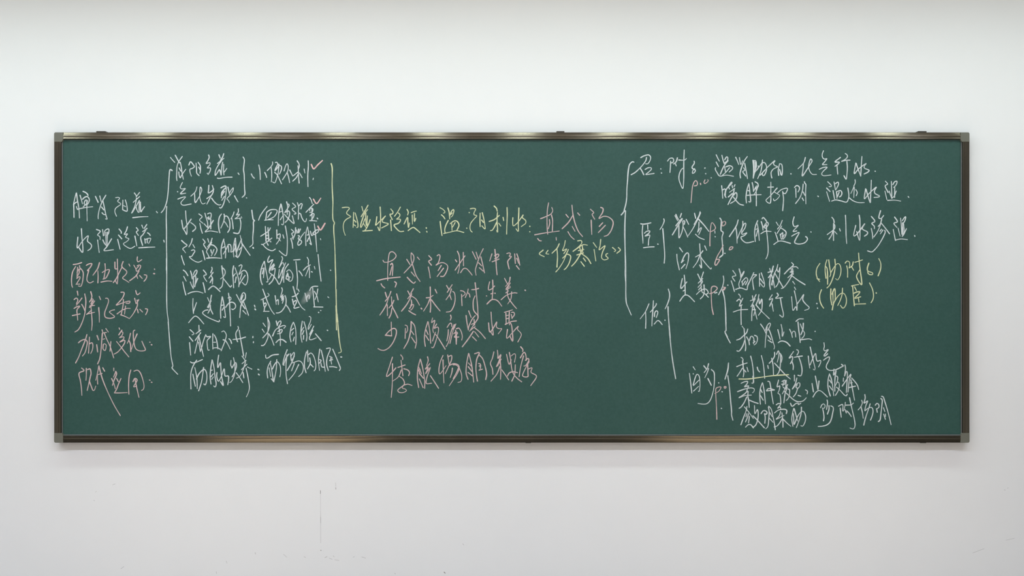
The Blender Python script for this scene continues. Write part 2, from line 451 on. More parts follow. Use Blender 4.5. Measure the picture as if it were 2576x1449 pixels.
# ------------------------------------------------------------------ the chalk writing
# every chalk stroke: R = a window of the board, @ = a piece of writing and its chalk colour, then x,y along each stroke inside the window
STROKES = '''
R 160 460 420 660
@脾肾阳虚 w
230,185 205,285 180,395;185,405 188,520 190,630;180,400 215,365 240,350
235,185 250,300 280,470 290,640;235,430 250,480 265,490;250,480 400,450 530,435
300,225 320,290 345,385;355,155 400,175 435,205 445,230
345,300 390,260 440,255 470,310 445,380 400,400 375,375 400,315 432,325 415,385 360,435;425,330 425,480 430,695
580,245 605,300 630,355;660,240 685,340;770,225 700,350 650,490 630,600 632,655
715,320 745,460 775,600 795,660 765,655;690,440 735,495;700,545 730,575 770,580
950,270 1000,265 1020,285 985,335 1030,370 1040,395 990,430 945,470 935,530 965,610
1080,315 1075,490;1125,310 1150,400 1160,510 1120,510 1080,490;1095,415 1130,435
1290,185 1330,240;1385,175 1350,220 1320,260;1385,250 1270,355;1330,280 1300,420 1240,550;1380,320 1320,430 1250,545
1320,430 1340,500 1360,540;1380,330 1375,540;1400,350 1405,525 1435,490 1475,435;1260,635 1400,620 1540,615
1690,520 1710,545
@水湿泛溢 w
325,835 335,1000 350,1150 348,1265 310,1230 285,1185;260,990 250,1185 330,1080 390,1010 450,965 435,1060 490,1110 510,1150 490,1200 440,1235
600,850 640,865 670,885 620,950 660,980 665,1035;620,1040 635,1170 650,1270
710,850 725,965;740,960 750,880 790,845 825,845 820,920 790,960;770,900 775,1130;800,900 795,1130;715,1040 750,1110 790,1150;875,1020 790,1160 740,1235 910,1220
1010,840 1050,890 1050,920;1000,950 1060,1020;985,1030 1030,1210;1165,800 1140,880 1105,940 1165,930 1130,990 1190,1020 1150,1070 1090,1110 1140,1160 1220,1195 1300,1155
1325,815 1360,865 1325,895 1365,960;1300,970 1335,1150;1425,770 1450,830;1515,760 1470,830;1520,830 1440,890;1510,840 1450,940 1405,1000 1440,1140
1530,910 1560,930 1580,960;1480,1020 1490,1100;1490,1040 1520,1020 1585,1010 1580,1050 1550,1105;1525,1030 1525,1095;1370,1185 1520,1175 1665,1170
1825,1045 1835,1080
R 160 640 420 840
@配伍特点 p
175,185 250,175 330,150;220,220 165,320 145,450 150,560 165,600
255,235 245,420;290,205 300,280;305,250 345,300 360,360 345,500 315,580 270,575;245,330 275,270 285,330 250,400;240,440 285,405 300,430 240,530;225,545 300,540
415,200 460,175 515,170 490,230 430,300 460,285 430,400 430,480 480,520 545,490
655,150 620,260 535,380;625,300 630,400 625,520
755,170 760,280 735,440;705,330 770,290 835,280 810,360 770,430 720,450;680,505 790,485 880,490
935,140 940,260 975,260;980,85 985,300 990,400 980,540;1060,240 1000,360 960,440 905,515;940,470 970,535
1085,130 1060,200 1075,240 1150,310 1130,370 1075,430 1130,470 1190,510;1190,175 1210,215
1345,45 1340,100 1360,135 1425,95;1280,195 1310,250 1330,300;1340,210 1370,195 1405,205 1390,260 1340,310 1320,270 1370,215;1375,300 1320,390 1260,440 1205,480
1335,395 1350,440;1385,385 1435,440;1470,370 1515,385 1505,440 1465,490
1655,265 1660,275;1640,350 1660,352
@辨证要点 p
250,670 262,745;190,825 230,795 260,830 235,900;335,795 280,870 230,930;190,985 240,955 295,945 245,1010 250,1110 258,1200;160,1115 230,1100 300,1085
330,910 365,970 395,1050;385,720 405,830 400,960 380,1110 330,1260 270,1370 205,1415
495,680 515,760 500,820 475,870;475,860 520,810 545,840 490,900;565,850 500,940 470,965;480,935 565,930;520,840 500,960;420,1095 470,1050 510,1015;430,1085 500,1070 565,1055;500,970 515,1150 520,1270 510,1385
650,765 675,825;640,970 650,1100 652,1235
765,800 800,800 820,850 790,950 750,1060 760,1140 830,1165 900,1155 930,1135 880,1090 835,1050 880,1020 930,1010
1045,690 1090,690 1105,715 1070,800 1010,870 960,925 1060,890 1150,860 1210,855 1195,890 1140,890;1090,820 1085,920 1050,1100;1130,940 1120,1010 1110,1090;975,1085 1060,1020;1085,1010 1150,985 1215,985;1040,1100 1120,1130 1200,1170
1315,660 1330,715 1350,735 1395,700;1295,800 1320,900;1370,825 1330,890;1340,830 1345,930 1300,1030 1250,1110 1200,1170;1345,1000 1360,1065;1390,1000 1440,1050;1490,990 1530,1000 1520,1050 1495,1100
R 160 825 420 1055
@加减变化 p
235,235 280,200 340,185 375,220 365,300 340,390 300,445;370,105 345,190 290,330 240,460 190,555
410,145 405,250 395,400;415,250 450,235 465,280 455,350 430,405
530,120 555,190;525,265 540,380;610,30 625,80;615,85 605,200 595,330 575,480 540,570;615,80 680,70;670,10 710,65;645,80 680,170 740,300 795,475;625,180 655,170;630,260 625,330 660,355 675,270 640,250;750,215 735,370
880,0 890,25;925,35 875,110;905,60 940,70 925,120 885,155 950,140 950,175 890,225 965,195 965,240 920,310 860,380 800,415;840,215 900,290 960,370 1035,460
1060,85 1040,170 1010,245;1035,200 1060,260 1065,375;1130,35 1105,60 1110,200 1130,300 1160,345 1220,365 1295,350 1270,280 1240,210;1165,95 1125,190 1075,340
1365,225 1370,228;1390,265 1400,268
@现代应用 p
285,635 315,660 320,680 245,720 265,830 280,930 290,1070
360,640 360,740 355,830;380,660 420,650 435,720 420,790 375,990;410,850 440,930 465,990 490,980 510,920
560,600 540,700 510,830;560,605 600,760 650,900 730,1080 810,1240 900,1390;535,750 540,890;545,740 610,720;620,630 650,685
795,635 795,680;825,690 840,730 800,830 775,910;760,800 800,890 820,965;840,800 865,850;910,800 870,890 840,970 805,1030;830,690 790,780;810,1030 900,1030 1010,1025
1065,665 1040,760 1030,900 1035,1050;1115,685 1170,670 1215,710 1250,800 1275,910 1265,970 1235,990;1100,850 1130,800 1165,830 1110,930 1160,920;1130,800 1160,950 1195,1100
1360,825 1372,830;1390,860 1402,862
R 400 375 640 535
@肾阳亏虚 w
260,190 310,250 360,305;370,140 440,270 470,320;530,170 450,290 410,400 405,550 400,640 410,720
485,300 510,420 525,540 555,690;460,430 490,490 520,510;450,520 460,600 485,655 520,590 560,530 610,460
680,365 720,290 790,370 805,405 750,445 705,460 710,540 740,620
845,320 855,450 860,545 915,605;890,300 940,380 945,470 935,550;905,410 935,470
1130,135 1145,190 1110,270 1075,330 1160,310 1155,360 1100,430 1170,430 1165,500 1120,580;1100,550 1125,580
1365,130 1395,205;1475,105 1450,180 1400,260;1480,210 1330,330;1440,240 1350,370 1290,490 1280,600 1330,540 1380,470 1415,590
1450,300 1430,420 1420,590;1475,345 1470,480 1480,590;1545,440 1490,520;1330,660 1370,670 1520,645 1665,640
1800,545 1825,580
@气化失职 w
535,760 500,830 485,880 520,910 600,900 540,960 490,1020 610,1005;430,1140 520,1105 605,1090 545,1160 500,1220 520,1265 580,1280 735,1250
420,970 428,975
865,860 830,970 725,1075;810,1010 815,1100 815,1180 830,1220 880,1150 930,1060 975,940 960,880 940,870 930,980 930,1100 960,1210 1000,1250 1055,1230
1135,825 1130,930 1125,1000 1190,970 1250,910;1215,830 1235,900 1235,980 1180,1080 1130,1180 1090,1255;1090,1130 1170,1070 1220,1030;1200,1120 1250,1190 1310,1250 1370,1275 1410,1265
1410,885 1460,855 1515,840 1530,880 1500,900 1430,990 1420,1110;1480,920 1440,1000;1495,960 1430,1060;1530,850 1530,960 1515,1080 1480,1220 1440,1310 1405,1345 1380,1330;1490,1080 1430,1170
1570,865 1590,960 1610,1040;1690,880 1640,940 1615,990;1695,890 1680,960 1620,1050 1550,1130 1580,1170 1605,1220;1720,1065 1760,1140 1800,1205
1990,1110 2000,1115
R 400 510 650 680
@水湿内停 w
570,175 580,330 600,490 595,680 560,620 520,560;485,375 500,470 525,560 600,480 690,350;680,425 730,460 780,510 780,560 720,615
855,240 925,300 870,370 940,440;875,440 900,560 930,655
985,225 1010,320 1040,420 1050,540;1040,240 1090,220 1120,240 1110,320 1070,355 1040,320;1065,300 1075,360;1110,350 1110,560;965,450 1050,540;1165,380 1110,470 1050,560 990,625 1100,605 1260,630
1340,240 1295,310 1275,430 1285,560 1305,645;1395,245 1405,310 1380,420 1325,545;1395,300 1450,285 1495,340 1520,440 1515,560 1475,635;1395,400 1440,450 1480,525
1610,195 1590,260 1540,350;1560,330 1580,450 1590,560;1700,130 1700,200 1660,265 1730,245 1680,310 1630,345 1780,325;1735,340 1755,430 1745,560 1710,650 1670,660 1600,645
@泛溢肌肤 w
485,810 550,870 600,915 510,985 540,1030 570,1075;480,1135 510,1240 545,1335;715,770 690,860 640,950;725,895 765,965;695,1025 745,1010 770,1040 740,1090 700,1150 650,1155 700,1210 780,1260 850,1275 920,1245
940,780 990,850 955,890 1015,990;935,1025 960,1120 985,1225;1045,770 1070,850;1140,760 1110,850 1040,950;1130,850 1080,940 1020,1040 1050,1110 1075,1170;1120,900 1180,920 1240,990 1230,1060 1190,1130;1110,1010 1130,1080;1180,1000 1150,1080 1120,1140;1020,1190 1160,1180 1320,1190
1390,780 1350,900 1330,1040 1345,1200;1385,790 1410,900 1430,1040 1425,1185;1360,970 1410,940;1380,1100 1440,1000 1480,920 1495,1060;1480,900 1530,900 1550,980 1540,1060 1580,1040
1640,760 1610,870 1590,1000 1605,1165;1640,770 1650,900 1660,1060 1680,1170 1730,1110 1770,980 1780,880 1740,700;1600,1050 1640,950 1660,1060 1740,850;1625,880 1640,990;1770,780 1700,950 1660,1060;1720,1010 1760,960;1640,1140 1690,1180;1770,860 1850,980 1955,1130
R 400 375 640 535
@bracket_left1 w
300,490 260,465 240,510 228,650 220,800 205,1000 180,1180 140,1310 100,1390 50,1449
@bracket_mid1 w
1915,180 1945,240 1935,360 1925,470 1940,570 1945,700 1950,900 1955,1030 1895,1100
R 400 510 650 680
@bracket_left2 w
165,80 155,300 160,600 160,900 165,1200 160,1449
@bracket_mid2 w
1990,160 2005,280 2020,360 2050,385 2025,410 2025,550 2010,750 2010,885 1945,950
2015,960 2025,975
R 400 650 650 820
@湿注大肠 w
520,250 570,290 620,370;530,385 585,490;510,505 540,650 575,785
675,270 700,350 715,440;735,350 760,290 795,250 815,270 800,330 740,400;740,380 735,640;780,370 790,450 765,610;670,505 700,580 735,650;830,430 780,550;620,760 700,725 800,710 870,720 945,745
950,250 1000,310 1015,350 960,370 980,430 1025,495;945,520 970,620 990,730
1130,190 1140,230 1110,310;1160,300 1070,425;1120,370 1150,440 1145,550;1150,420 1095,520;1060,670 1110,620 1160,595 1220,625 1310,710
1345,160 1360,280 1375,400 1370,500 1350,600 1300,650;1360,200 1410,250 1420,310 1390,380 1320,440;1380,430 1450,520 1530,615 1555,580
1600,160 1580,290 1590,450 1600,630;1630,200 1680,350 1715,500 1710,610;1590,390 1640,320;1655,400 1630,520;1715,165 1750,140 1780,155 1750,250 1715,345 1790,270 1840,260 1885,310 1905,410 1890,510 1850,570 1785,515;1780,320 1740,450;1845,365 1780,460 1720,560
@上逆肺胃 w
730,860 725,1010 740,1180;805,945 770,1050 740,1140;635,1380 700,1300 770,1240 830,1260 890,1320 960,1405
1040,840 1080,930;1125,790 1105,900;1115,910 1040,1050;1100,960 1060,1060;1100,1000 1105,1080 1155,1195;1105,1070 1050,1175;1050,1105 990,1115 935,1165 980,1220 1100,1290 1280,1360 1295,1325
1355,820 1335,960 1320,1120 1325,1285;1360,830 1390,980 1410,1120 1425,1265 1385,1250;1340,1010 1375,1000;1355,1110 1390,1050
1490,745 1510,900 1520,1100 1530,1300 1535,1449;1480,850 1530,830 1545,870 1520,900;1430,1050 1480,980 1540,940 1600,950 1640,1000 1635,1060 1580,1100 1560,1080
1660,775 1710,870 1760,960;1750,880 1770,790 1810,735 1850,770 1850,860 1810,910 1770,930;1800,790 1760,900;1800,900 1860,1050 1920,1220;1820,890 1760,1010 1740,1150 1730,1270;1775,980 1845,1080;1800,1120 1870,1195
2050,1010 2060,1045;2060,1080 2075,1105
@bracket_left2 w
160,0 165,300 165,600 165,900 175,1150 195,1300 205,1449
R 410 810 670 1010
@bracket_left2 w
95,0 110,200 130,450 150,650 180,800 165,840 270,955
@清阳不升 w
495,140 565,210 530,235;480,270 545,350;485,375 505,605
655,60 660,180;690,145 600,215;690,195 640,260 590,335;660,240 620,400 580,570;660,280 690,420 740,630;650,370 665,440 680,540;690,500 720,430
780,230 740,340 715,430 680,540;780,240 805,270 870,265 810,330 805,400 820,510 845,510;910,215 905,350 910,495;935,235 970,310 990,400 1000,490;920,370 960,370;915,475 985,470 1050,500
1070,180 1110,165 1150,220 1150,280 1110,400 1060,525;1095,325 1140,340 1190,420 1225,495;1200,305 1230,330 1250,390
1365,80 1375,120 1330,200 1335,290 1360,360;1275,320 1400,305 1505,275;1390,150 1410,280 1440,450 1470,620
1640,260 1635,290;1650,360 1648,378
@筋脉失养 w
500,725 530,745 600,735 720,685;615,695 560,780 520,880 505,1000 510,1220;580,830 600,920 620,1050 625,1215;545,950 570,1080 590,1170;610,1040 660,940 740,865 780,890 800,970 795,1080 770,1145 745,1130;740,830 725,950 700,1100 650,1255
895,690 870,850 860,1000 875,1130;900,700 930,830 950,1000 970,1130 950,1185 925,1165;870,885 905,875;875,1000 920,940;890,1045 920,1000
1015,605 1000,720 1000,830 1045,745 1055,830 1065,970 1100,1155 1050,1085;985,920 980,990 1010,1080 1060,1000 1115,855 1130,980 1190,985 1195,1060 1180,1145
1240,700 1235,780 1255,830;1285,650 1310,780 1310,900 1290,1000 1250,1080 1215,1105;1255,840 1320,740 1340,800 1320,880;1260,1000 1300,930;1335,925 1390,1000 1455,1105
1440,620 1490,690;1520,560 1500,660;1515,700 1440,760;1530,770 1430,870;1490,690 1500,740 1450,900 1400,990 1340,1025;1540,820 1620,860;1460,920 1475,1020;1515,840 1540,960 1565,1100 1575,1200 1555,1290 1520,1365
1730,860 1755,875;1740,950 1755,965
R 620 380 870 520
@小便不利 w
125,590 160,660 205,705;320,360 345,480 355,600 360,740;475,555 505,620 525,685
675,280 680,330 640,400 540,505;640,420 655,560 655,680 645,800;750,300 785,290 810,340 770,420 740,510 830,400;840,340 835,450 820,580 770,750 730,825 680,800;850,370 900,390 910,450 880,550 850,600;730,550 800,620 860,740 910,850
975,515 1010,400 1050,330 1080,380 1080,480 1040,580 935,745;1060,570 1090,670 1120,820;1120,490 1160,570 1200,650
1315,255 1360,330 1370,400 1340,480;1335,380 1345,500 1350,650 1365,830;1215,640 1340,540;1345,590 1290,690 1200,780;1375,570 1445,690;1495,465 1515,570;1600,250 1605,400 1590,600 1590,780 1595,925
1735,700 1725,740
@tick1 r
1680,345 1745,460 1850,355 1970,245
@bracket_yellow1 y
2195,325 2220,420 2225,600 2220,850 2230,1100 2240,1300 2240,1443
R 620 490 870 650
@bracket_yellow1 y
1965,0 1970,150 1965,350 1965,500 1975,580 2005,640 1990,700 1990,850 2005,1050 2015,1250 2020,1449
@四肢沉重 w
470,265 380,380 310,490 275,580;460,410 440,570;460,400 530,350 620,335 690,350 695,400 640,490 560,540 500,560;565,400 480,520;415,580 500,570 610,570
785,210 750,350 730,500 725,700;790,220 815,340 840,500 845,640 830,685 800,670;740,400 800,380;770,570 830,480
915,160 940,260 930,360 930,450;960,210 970,260 870,400;870,405 960,370 985,420 970,500 930,580 880,630;860,440 950,540 1080,655 1065,560 1045,480
1050,190 1120,270 1040,330 1130,420 1090,440;1160,180 1190,280 1180,390;1200,250 1240,200 1270,220 1240,320;1190,400 1180,560;1190,430 1230,430 1260,520 1310,600 1350,610 1370,540
1435,60 1470,110 1500,200;1535,215 1440,310 1355,400;1440,360 1450,310 1510,320 1500,390 1440,400;1490,300 1495,570;1450,480 1500,430 1540,440 1520,520 1480,560;1440,590 1520,590 1600,600
1610,530 1625,550
@甚则浮肿 w
430,720 440,900 445,1060;490,750 500,900 510,1060;545,755 500,830 325,945;450,930 510,920;455,1000 505,990;580,985 470,1070 380,1130 335,1130 380,1140 420,1190 500,1250 590,1275 660,1235;460,1080 495,1150;545,1055 555,1075
690,800 695,1000;700,920 760,890 770,950 740,1040 680,1125;720,980 780,1055;830,910 855,990;885,710 910,850 930,1000 930,1200 910,1380 830,1350 745,1275
1020,785 1080,850 1030,885 1060,950 1040,990;1010,995 1040,1100 1055,1220;1120,750 1110,880 1060,1020;1140,800 1150,880;1190,780 1170,860;1230,780 1190,870;1175,930 1210,940 1180,1000 1250,1050 1250,1100 1190,1150 1170,1100 1240,970 1330,850
1390,730 1360,850 1350,1000 1355,1160;1395,740 1420,880 1450,1030 1480,1140 1440,1100;1385,920 1430,890;1385,1060 1420,980
1455,830 1490,930 1530,890;1510,880 1580,810 1640,800 1630,850 1540,910;1545,660 1570,850 1585,1050 1605,1300
1685,1000 1695,1030
@tick3 r
1525,100 1600,200 1695,75
@tick4 r
1625,715 1690,800 1790,650
R 620 640 880 810
@腹痛下利 w
380,150 330,270 300,420 310,560 340,650;385,150 410,300 440,450 460,580 430,590;305,320 350,300 380,290;340,420 380,290 365,500
495,35 460,110 470,170 565,115 510,250 490,380 560,440 640,540 700,640 745,570 780,480;590,205 530,280 500,350;600,230 540,340 610,300 600,430 560,560 485,640;580,220 510,320;540,440 480,540
755,45 775,90 740,190 700,280;700,280 760,190 790,180 800,230;705,320 690,510 790,280;900,205 830,310 800,450 800,600;840,180 790,310 770,440 745,560
860,370 910,330 960,370 995,450 975,550 930,575 890,550;880,400 850,520 900,530;880,400 920,540;850,460 940,490
1010,120 1150,110;1060,150 1080,350 1095,550 1080,750;1125,355 1165,400 1200,460
1300,60 1330,120 1330,190;1220,340 1290,270 1370,225;1320,190 1350,300 1350,500;1340,280 1300,380 1265,465;1390,370 1415,380;1455,260 1470,315;1535,0 1560,250 1600,575
1800,338 1808,342
@或咳或呕 w
170,1090 180,1125;180,1170 195,1185
350,745 400,880 460,1040 530,1190 600,1285;310,975 400,930 485,880 455,830;355,970 375,1110 390,1130;380,1060 410,1040 425,1080 390,1140 380,1215;365,1220 485,1220
615,885 640,1075;640,1000 680,970 685,1075;755,715 770,770 730,920 785,860 750,950 800,900 755,990 800,940 770,1050;825,880 850,960 840,1080 770,1200 700,1250 640,1255;845,1080 900,1150 945,1240
1000,690 1050,860 1110,1010 1180,1130 1255,1195;980,910 1060,880 1110,830;985,960 1010,1070 1020,1085;1010,1020 1060,985 1070,1030 1020,1150 1130,1130;1105,745 1130,795
1255,830 1280,930 1300,1010;1290,920 1330,870 1355,900 1345,950;1355,775 1390,710 1450,685 1530,685;1420,720 1440,920 1460,1130;1440,1125 1640,1130;1530,740 1510,860 1470,970;1455,790 1510,890 1540,1020
1745,910 1770,930;1590,1200 1598,1206;1545,1242 1550,1246
@bracket_yellow1 y
1900,0 1905,250 1915,500 1915,740
@bracket_yellow2 y
1920,750 1925,1000 1935,1250 1960,1449
1920,1100 1930,1449
R 630 790 890 990
@bracket_yellow2 y
1580,0 1595,200 1615,430 1640,600 1655,685 1605,710
1562,0 1565,150 1570,290
@头晕目眩 w
45,410 45,430;55,515 53,518
230,165 275,230;215,275 255,335;315,65 325,200 320,320;320,90 350,170 340,260 300,350 225,435;315,330 320,420 280,520 240,570 200,575;335,360 385,450 430,570
470,125 490,210;490,210 510,150 550,125 555,170 510,240;405,400 450,300 510,250 600,210 640,220 610,260;520,250 530,300 545,440 545,575;500,320 560,280 580,300 550,350 490,360;465,520 520,470 590,470 650,515
780,150 740,250 720,400 740,510;785,150 820,250 830,380 825,555;745,300 790,260;755,380 780,330;780,490 800,420
945,130 925,260 920,400 940,515;975,140 1010,260 1030,400 1020,490;930,310 970,240;945,370 975,300;965,460 970,390
1070,45 1100,60 1095,130 1060,220 1055,280 1110,190;1155,220 1080,370 1140,290 1075,430 1100,470 1200,435;1185,360 1290,485
1400,295 1410,300
@筋惕肉瞤 w
135,1010 160,1020;145,1095 165,1110
275,745 285,800 320,800 400,750 510,735;370,860 320,960 305,1060 315,1165;360,880 390,1030 420,1230;340,980 370,1140;400,1000 440,920 490,870 540,940 550,1060 535,1145;480,830 470,1010 430,1220;380,1180 430,1235
670,650 620,780 590,920 620,930;700,730 650,800 600,930;665,740 650,900 650,1100 675,1270;730,720 745,850;745,760 790,700 800,740 760,870 670,1030;800,770 750,850;770,890 880,855 940,890 965,970 945,1070 880,1140;800,900 750,1035;880,920 800,1080 700,1205
1020,690 990,820 985,960 1015,1070;1040,665 1050,870;1060,740 1100,710 1150,760 1190,900 1185,1000 1160,1035;1080,800 1090,900 1040,1000;1090,910 1145,965
1265,640 1240,820 1245,920 1260,1030;1290,660 1330,830 1365,1045;1260,830 1290,850 1250,900;1285,890 1300,960 1350,970
1385,630 1450,620 1450,660 1400,790 1390,920 1420,1030;1500,640 1560,780 1620,930 1640,990 1620,1030;1440,770 1490,800 1440,850 1500,830;1460,800 1480,915;1440,960 1510,960 1575,975
1645,782 1665,784
R 830 500 1100 620
@阳虚水泛证 y
295,215 380,205 450,210 465,240 410,310 405,360 490,420 490,440 400,490 340,560 320,660 335,780 370,880
570,325 565,500 555,690;605,340 640,460 670,590 670,680 640,690;580,510 625,560;580,625 620,655
765,185 795,300;915,155 850,270 750,430;905,260 830,360 770,520 735,640 745,690 790,610 840,480;860,340 860,500 870,640;800,590 875,700;900,410 890,550 895,650;965,500 930,600 870,720 830,770;790,775 1020,760
1205,200 1215,400 1210,600 1190,765 1150,680;1125,430 1110,560 1100,635 1200,540 1335,410 1270,500 1265,560 1400,600 1340,650 1240,700
1460,245 1515,320 1490,370 1440,375 1495,500;1455,510 1465,620 1475,765;1690,200 1630,310 1550,420;1640,340 1680,380 1660,440 1600,490 1680,490 1690,530 1640,590 1540,630 1600,720 1680,785 1770,780
1850,255 1880,320 1865,390;1780,605 1860,450 1870,560 1885,690 1910,580;1950,335 2010,310 2075,295;1975,390 1980,610;2030,350 2025,460 2030,545 2060,470;1875,765 1950,710 2010,690 2080,740 2160,810
2310,695 2315,710;2320,780 2330,800
R 1080 500 1350 620
@温阳利水 y
255,215 320,250 370,300 370,335 335,345;290,385 340,430 375,485;260,545 280,720 305,885;445,220 475,320 490,485;500,370 540,290 580,260 590,300 560,400 520,440;500,390 550,340
455,520 400,630 370,740 380,820;500,600 580,540 640,530 690,570 710,650 660,760;540,600 545,765;620,570 560,680;345,835 500,800 660,770 830,810
985,240 1060,230 1110,250 1075,330 1075,385 1140,410 1080,480 1000,580 975,680 990,760 1030,800;1220,345 1215,510 1220,670;1270,335 1310,500 1340,720 1260,650;1255,510 1300,570
955,330 962,335;895,705 902,710
1555,175 1610,230 1630,300;1435,545 1560,500 1680,400;1635,330 1625,500 1640,800 1620,760;1620,560 1560,680 1510,755 1465,765;1665,585 1715,655;1770,445 1785,525;1865,210 1870,400 1860,650 1855,850
2005,455 2000,560 2020,650 2130,560 2255,385 2230,450 2310,520 2310,590 2260,630 2205,670;2150,220 2145,400 2135,600 2135,780 2080,720
2410,660 2415,665;2410,790 2415,795
R 1330 490 1600 700
@真武汤 p
205,415 260,395 370,345 410,300 415,260 400,220;345,140 325,260 318,400 320,560 330,685;395,350 415,450 410,630;360,430 365,500 340,590;105,695 300,660 530,630;155,760 185,795 220,800;475,740 480,790
645,340 690,395;750,180 765,320 800,480 860,630 935,725;765,360 690,480 580,590;850,315 885,355;755,550 805,635;680,640 730,720 790,775
1070,250 1130,310 1100,340 1145,425;1085,440 1090,580 1095,690;1250,220 1290,240 1280,310 1220,410 1300,375 1380,385 1450,440 1465,510 1430,620 1370,700 1310,720;1285,485 1225,550;1330,530 1210,655
@伤寒论 y
250,960 185,1025 270,1075;335,965 300,1020 350,1030
530,850 490,930 405,1015;490,940 500,1080 490,1255;635,795 620,880 590,970 660,940 610,1020;690,950 640,1050 590,1100;650,1030 700,1040 730,1080 700,1190 650,1270 615,1300;660,1020 600,1160 530,1270 470,1340
850,800 910,795 920,840 860,910 765,985 900,890 960,865 1020,875;885,910 905,1010;930,890 940,1010;860,970 960,950;835,1045 950,1010;940,930 880,1060 810,1170 745,1240;930,1030 1020,1100 1080,1195;950,1100 990,1155;905,1160 965,1240
1120,830 1180,915;1135,950 1150,1050 1165,1150;1250,775 1240,880 1225,955 1325,885 1280,1000 1265,1090 1310,1130 1380,1105 1340,1060 1345,1030 1370,1020
1455,915 1510,965 1485,985;1555,915 1590,960 1530,1015
@bracket_big1 w
1668,270 1640,310 1605,350
@bracket_big2 w
1680,280 1670,500 1668,700 1672,900 1680,1200 1685,1449
R 935 620 1155 800
@真武汤壮肾中阳 p
230,280 250,315 320,318 420,280 485,220 490,170 440,115 390,110 355,150 335,280 325,450 325,690;385,370 410,340 430,400 420,590;410,410 370,580;100,695 300,650 580,620;190,755 215,800 265,840;465,715 500,745 475,825
710,260 775,365;800,130 800,260 850,440 900,590 980,710;805,130 850,190 850,280 800,380 655,540;925,215 970,270;800,515 875,605;720,625 790,700 850,745 885,715
1155,185 1215,260 1155,300 1210,380;1145,415 1170,530 1185,640;1325,190 1360,165 1385,200 1350,330 1300,380 1400,330 1480,340 1540,400 1520,500 1460,600 1395,605;1410,385 1345,490;1455,440 1325,610
R 1130 620 1350 800
@真武汤壮肾中阳 p
125,270 155,310;165,95 200,180 210,320 200,450 175,545;320,190 250,290 120,480;285,120 290,390;230,530 290,450 350,450 410,510 465,580
470,105 545,260;545,115 585,240;690,45 620,190 560,370 530,480 545,585;640,210 680,370 715,535;595,330 660,395;610,430 690,500
865,150 820,295;925,60 945,250 955,430 970,575;920,190 980,155 1005,175 970,230 920,250;870,310 950,280 1010,255
1165,145 1220,130 1240,155 1215,200 1260,205 1190,290 1190,350 1215,455;1325,150 1340,345;1370,150 1410,270 1430,380;1370,240 1410,345;1360,390 1420,465
R 935 620 1155 800
@茯苓术芍附生姜 p
275,930 305,1030;390,910 360,990 320,1060;355,1010 275,1110;340,1040 300,1170 240,1280 165,1390;315,1180 318,1300 320,1400;400,1020 415,1200 470,1320 530,1445;450,1090 420,1160 350,1245;410,1250 390,1370 350,1449;505,960 535,1080
730,900 770,975;845,855 790,950;810,960 730,1060;805,990 760,1090 700,1190 605,1310;820,1010 900,1070 970,1190;800,1080 810,1150 790,1200;765,1260 820,1180 850,1185 830,1250 790,1290;750,1300 820,1350 890,1385;1000,1250 1015,1265
1105,1040 1180,1030 1245,990;1185,820 1190,1000 1195,1200 1185,1330;1180,1060 1130,1180 1050,1310;1210,1080 1290,1190 1385,1305;1285,870 1320,945
1515,790 1570,880;1630,775 1530,930;1615,860 1580,970 1505,1080;1580,980 1615,1080;1640,910 1680,950 1690,1080 1660,1210 1600,1310 1510,1330
R 1130 620 1350 800
@茯苓术芍附生姜 p
230,895 290,910 325,960 270,1010;250,970 255,1100 260,1200;385,860 370,930 325,1035;380,940 410,970 420,1025;455,875 530,870 595,850;525,735 545,900 565,1100 580,1300 580,1449;525,1000 490,1090 485,1200 500,1300 580,1400
820,715 795,820 800,880 860,860 920,800;880,680 885,850 870,1060;845,960 890,945;765,1165 850,1085 920,1075 990,1110 1065,1210;755,1000 758,1004;925,945 930,950
1120,645 1180,760;1235,625 1215,720 1140,810;1235,740 1150,860;1220,800 1235,830 1150,880;1150,940 1200,900;1200,780 1180,930 1200,1040 1280,1160 1365,1260;1050,1080 1130,1010 1200,970 1310,940 1375,945;1265,920 1250,1060 1185,1165
1535,885 1545,892
R 935 780 1155 1010
@少阴腹痛寒水聚 p
310,190 312,300 315,410;215,400 280,330 350,290 390,320 385,400 340,510 280,590 210,635 150,635 100,610;220,395 310,410;215,400 300,410 320,410
530,240 560,250 570,310 550,360;535,290 530,450;625,180 620,310 580,480 510,610;630,185 680,250 700,380 710,500 690,605;620,320 670,390;630,430 690,520
890,185 850,320 835,450 850,575;895,190 920,330 935,525;860,310 895,390;855,400 905,480
965,125 950,200 1000,165 970,300 980,360;1030,220 990,290 1045,270 1060,320 1030,450 980,590 950,590;1000,370 1060,450 1165,620;1010,350 965,490
1250,80 1260,120 1245,160;1195,275 1240,210 1265,215 1270,260;1215,310 1210,400 1190,490;1310,230 1260,340 1220,500 1180,580;1335,220 1290,330 1240,530;1320,270 1270,300
1330,320 1345,430 1340,540
R 1140 770 1370 1000
@少阴腹痛寒水聚 p
50,360 90,350 125,400 145,480 135,540;10,440 40,410 70,430 20,490 90,490;40,420 50,605;40,290 0,370
205,150 220,270 240,380;245,75 285,180;395,150 390,200 330,290 260,400;350,150 300,210 250,320 240,380;330,210 340,300;290,290 350,260;280,380 350,320;320,400 240,520 145,645;335,340 430,420 510,515;340,405 405,490;305,485 370,550
600,95 610,250 635,455 590,400;560,265 580,410 640,340 690,250 685,330 730,360 770,360 715,440
810,100 940,60;835,110 840,290;890,90 885,260;850,150 890,140;850,200 890,190;825,290 880,265;925,100 960,100 970,140 930,190;920,130 935,200;1000,235 910,250 890,300;910,270 930,330 945,550 900,480;860,370 850,510 940,420 1030,320 1020,370 1080,450 1025,570
R 935 780 1155 1010
